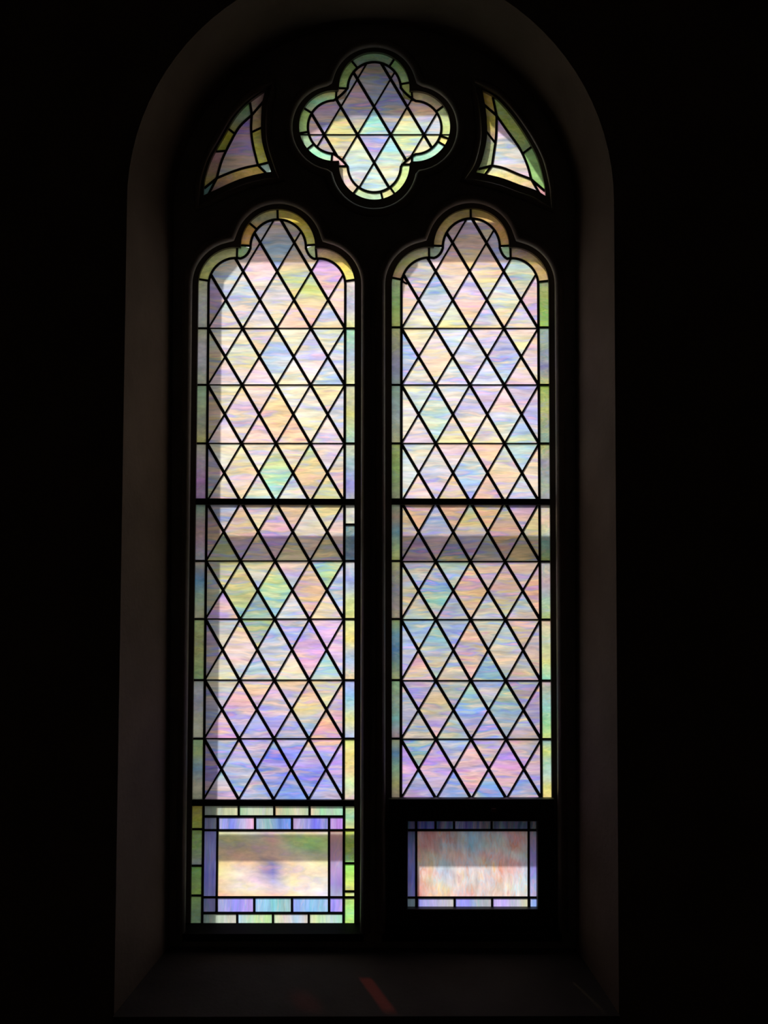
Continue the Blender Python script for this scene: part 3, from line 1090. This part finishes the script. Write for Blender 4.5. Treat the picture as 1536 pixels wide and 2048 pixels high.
# ------------------------------------------------------------------ the two corner pieces beside the quatrefoil
def spandrel(S_O, S_B, S_I, core, codes, cuts, label, boost):
    root = empty('stained_glass_panel', W(S_B[len(S_B) // 2], G), label, 'window panel', GRP)
    O, B, I = core
    inner = O[:-1] + B[:-1] + I[:-1]
    pane(inner, codes['core'], root, M_field, boost)
    # border strips between the outer edge and the core, cut by joints
    def strip(E, K, ts, cs):
        """E outer curve, K core curve, cut at shares ts of their length"""
        def pt(C, t):
            x = t * (len(C) - 1); i = min(int(x), len(C) - 2); f = x - i
            return (C[i][0] + (C[i + 1][0] - C[i][0]) * f, C[i][1] + (C[i + 1][1] - C[i][1]) * f)
        e0, e1 = ts[0], ts[-1]
        for k in range(len(ts) - 1):
            t = [ts[k] + (ts[k + 1] - ts[k]) * i / 6 for i in range(7)]
            tk = [(x - e0) / (e1 - e0) for x in t]
            P = [pt(E, x) for x in t] + [pt(K, x) for x in reversed(tk)]
            pane(P, cs[k], root, M_border, boost)
            if k:
                came([pt(E, t[0]), pt(K, tk[0])], W_JOINT, root, name='lead_joint')
        return pt(E, e0), pt(E, e1)
    a0, a1 = strip(S_O, O, *cuts['O'])
    b0, b1 = strip(S_B, B, *cuts['B'])
    c0, c1 = strip(S_I, I, *cuts['I'])
    pane([S_O[0], a0, O[0], c1], codes['tip'], root, M_border, boost)
    pane([S_B[0], b0, B[0], a1], codes['foot'], root, M_border, boost)
    pane([S_I[0], c0, I[0], b1], codes['heel'], root, M_border, boost)
    came([c1] + O + [b0], W_EDGE, root, name='border_came', h=0.006)
    came([a1] + B + [c0], W_EDGE, root, name='border_came', h=0.006)
    came([b1] + I + [a0], W_EDGE, root, name='border_came', h=0.006)
    return root


big = lambda P, d: P
coreL = (spline([(504, 231), (479, 255), (459, 290), (444, 322), (434, 357)]), spline([(434, 357), (464, 344.5), (491, 336), (516, 331)]),
         spline([(516, 331), (506, 290), (502.5, 258), (504, 231)]))
coreR = (spline([(993, 232), (1014.6, 263), (1039, 297.5), (1054, 330), (1062, 359)]), spline([(1062, 359), (1037, 349.5), (1007, 337), (983.7, 332)]),
         spline([(983.7, 332), (987.4, 307), (992, 273), (993, 232)]))
spandrel(offset(SPL_O + SPL_B[1:-1] + SPL_I, 0)[:len(SPL_O)], SPL_B, SPL_I, coreL,
         {'core': 'a5c/b8c/b9b/ca9/ccb', 'tip': 'a88', 'foot': '799/8ba', 'heel': '9bb'},
         {'O': ([0.16, 0.42, 0.6, 0.9], ['7a6/898/a93', 'a92/993', 'b89/b87/ba4']), 'B': ([0.12, 0.88], ['ca4/c96/b88']), 'I': ([0.1, 0.52, 0.82], ['a94/bb4', 'a88/b95'])},
         'small curved corner panel with mauve centre, to the left of the quatrefoil', 1.6)
spandrel(SPR_O, SPR_B, SPR_I, coreR,
         {'core': 'b9e/ecf/cdf/dde/fcd', 'tip': 'b93', 'foot': 'fab', 'heel': 'ab6'},
         {'O': ([0.14, 0.58, 0.9], ['9b6/9a4/9b8', '9c8/9c7']), 'B': ([0.12, 0.86], ['cdd/ed9/fc9/aaf']), 'I': ([0.1, 0.5, 0.84], ['998/897', 'ba5/a93/a79'])},
         'small curved corner panel with pale pink and blue centre, to the right of the quatrefoil', 1.15)

# ------------------------------------------------------------------ foot of the left light: rectangular bordered panel
bp = empty('stained_glass_panel', W((547, 1846), G), 'rectangular panel at the foot of the left light, cream sheet edged with blue', 'window panel', GRP)
rect = lambda x0, y0, x1, y1: [(x0, y0), (x1, y0), (x1, y1), (x0, y1)]


def row(xs, y0, y1, codes, root, boost=1.0, mat=None, across=True):
    for k in range(len(xs) - 1):
        pane(rect(xs[k], y0, xs[k + 1], y1), codes[k], root, mat or M_upright, boost, across=across)
        if k:
            came([(xs[k], y0), (xs[k], y1)], W_JOINT, root, name='lead_joint')


row([406.5, 477.5, 548.5, 619, 688], 1608, 1632.6, ['9a9/bca/dda', 'ada/cdb/bca', 'ec9/ac9/ddb/ac9', 'fdb/9da/bdb/9ec'], bp)
row([406.5, 436, 510, 584, 658, 687.5], 1632.6, 1660, ['77b/89b', 'aae/67f/bbe/fad', '9ad/8bb/68d/58f', 'b9c/99d/66f/88d', 'b8e'], bp, 1.05)
grid_pane(434.5, 1660, 658, 1795, [
    'eeb ddb ddc ecb fcb fbb edc',
    'dda cc9 ccb ebb bd9 be8 ce9',
    'dca cb9 dba dba cda ad8 bd9',
    'dca eba dba dbb dcb cca cca',
    'ed9 fdb eca 88b fdb fec eeb',
    'eea fed dcd 77c fdc fed edc',
    'fdb fed fde bbe feb fed eee',
    'fda fed fed dcd fed fee eef',
    'fb9 fcb fda fca fda fed ddf'], bp, M_plate, [1.15, 1.2, 1.2, 1.2, 1, 1, 1, 1, 1])
pane(rect(405.5, 1660, 434.5, 1793), '77b/77b/66d/77b', bp, M_upright, 1.7)
pane(rect(658, 1660, 687.5, 1795), 'dca/9ab/aad/baf/99f/acf', bp, M_flash, 1.05)
row([404, 433.5, 508.5, 584, 658, 687], 1793, 1825.5, ['77c/88b', 'aad/88f/b9e', '8bf/7cd/9bb', '89f/7be/8be', '77f/b9f'], bp)
row([404, 474.5, 546, 617.5, 687], 1825.5, 1852, ['8a8/bcb/ccb', 'ace/bd9/ad9', 'bda/dcb/ace/dcb', 'dda/bd9/bdd/9db'], bp)
strip_panes(LAN_L, 'l', [(1608, 1658, 'a94/ab4'), (1658, 1731, '8a5/8a6/99a'), (1731, 1790.5, '7b5/8a6/9b5'), (1790.5, 1852, '8a6/797')], bp, 1.8)
strip_panes(LAN_L, 'r', [(1608, 1659, 'cda/9db/dd8'), (1659, 1726, 'cd6/ac5/9b5/9e9'), (1726, 1782, '9f6/be7/dd7'), (1782, 1794, 'de8'), (1794, 1852, 'bd7/9e8/be7')], bp, 1.0)
for y in (1632.6, 1825.5):
    came([(406, y), (688, y)], W_EDGE, bp)
for y in (1660, 1794):
    came([(405, y), (688, y)], W_JOINT, bp)
for x0, x1 in ((435.5, 433), (658, 658)):
    came([(x0, 1632.6), (x1, 1825.5)], W_JOINT, bp)
for x0, x1 in ((407.5, 404.5), (688, 687)):
    came([(x0, 1608), (x1, 1852)], W_EDGE, bp, name='border_came', h=0.006)

# ------------------------------------------------------------------ foot of the right light: black opening sash
VG = G - 0.012
vent = empty('hopper_sash', W((942, 1846), VG), 'black opening sash at the foot of the right light with a reddish marbled pane', 'window sash')
VY0, VY1 = G - 0.040, G + 0.012
VO = [(777, 1594), (1106, 1594), (1106, 1848), (776, 1848)]
VI = [(815.5, 1639), (1072, 1639), (1072.5, 1812.5), (815, 1812.5)]
fr = plate('sash_frame', VO, [VI], VY0, LEDGE - 0.0005, M_sash, vent, at=VG)
bm = bmesh.new(); bm.from_mesh(fr.data)
bmesh.ops.bevel(bm, geom=[e for e in bm.edges if len(e.link_faces) == 2 and e.calc_face_angle(0) > 0.8 and max(v.co.y for v in e.verts) < VY0 + 0.001], offset=0.004, segments=2, affect='EDGES', profile=0.5)
bm.to_mesh(fr.data); bm.free()
VR = [(787, 1601), (1098, 1601), (1098, 1842), (787, 1842)]
plate('sash_box', VR, [[(815.5, 1640), (1080, 1640), (1080, 1820), (815, 1820)]], LEDGE - 0.0005, G + 0.050, M_sash, vent, at=VG)  # unseen outer casing, made deep to shade the top row
row([808, 832, 871, 908, 983, 1057.5, 1080], 1632, 1660, ['228', '31c', '339', '31c/33a/544', '447/448', '335'], vent, 0.38, M_upright)  # top row lies in shade; extra darkening put into the glass colours
agate = [
    'c88 a66 a66 bbb 8be aab bab b87 caa',
    'c99 b77 b88 aaa 7be bbb bcc d77 caa',
    'c88 c88 bbb bbc 8ce bcc ccc d98 ccc',
    'fcc edb edd fcb cde fcc fcc eee cee',
    'ecb edb cef ecc dde fda fba fbb cdf',
    'ebb fcb cdf edd edd edd fba fcc bdf',
    'd99 edb cde edd ddd dcd fca dde bef',
    'e99 fca eda edd ecb edd edc dee cef',
    'e76 fcb ecb fcc fbb edd fdc edd eee']
grid_pane(832.5, 1659, 1056.5, 1794, agate, vent, M_agate, [1.2, 1.2, 1.1, 0.85, 0.85, 0.85, 0.85, 0.85, 0.85], Y=VG)
# Y=VG puts the outline on the sash's own plane
pane(rect(808, 1660, 832.5, 1794), '446/66b/77d/66d/88e', vent, M_upright, 1.35, Y=VG)
pane(rect(1057, 1660, 1080, 1794), '769/87d/88e/99d', vent, M_gilt, 1.0, Y=VG)
for k, (xa, xb, cd) in enumerate(((808, 834, '9bc'), (834, 909, '99f/aad/bba'), (909, 984, '99f/88f/9aa/aab'), (984, 1058, 'caf/baf/bbc/cc9'), (1058, 1080, '8af'))):
    pane(rect(xa, 1794, xb, 1820), cd, vent, M_upright, 1.0, Y=VG, across=True)
    if k:
        came([(xa, 1794), (xa, 1818)], W_JOINT, vent, Y=VG, name='lead_joint')
for y in (1660, 1794.5):
    came([(810, y), (1078, y)], W_JOINT, vent, Y=VG)
for x in (832.5, 1057):
    came([(x, 1635), (x, 1818)], W_JOINT, vent, Y=VG)
# small catch on the head of the sash
c = W((988, 1620), VY0)
box('catch_plate', (c.x - 0.016, VY0 - 0.004, c.z - 0.010), (c.x + 0.016, VY0, c.z + 0.010), M_sash, vent, bev=0.0015)
lk = box('catch_lever', (c.x - 0.008, VY0 - 0.012, c.z - 0.004), (c.x + 0.005, VY0 - 0.004, c.z + 0.006), M_brass, vent, bev=0.0015)
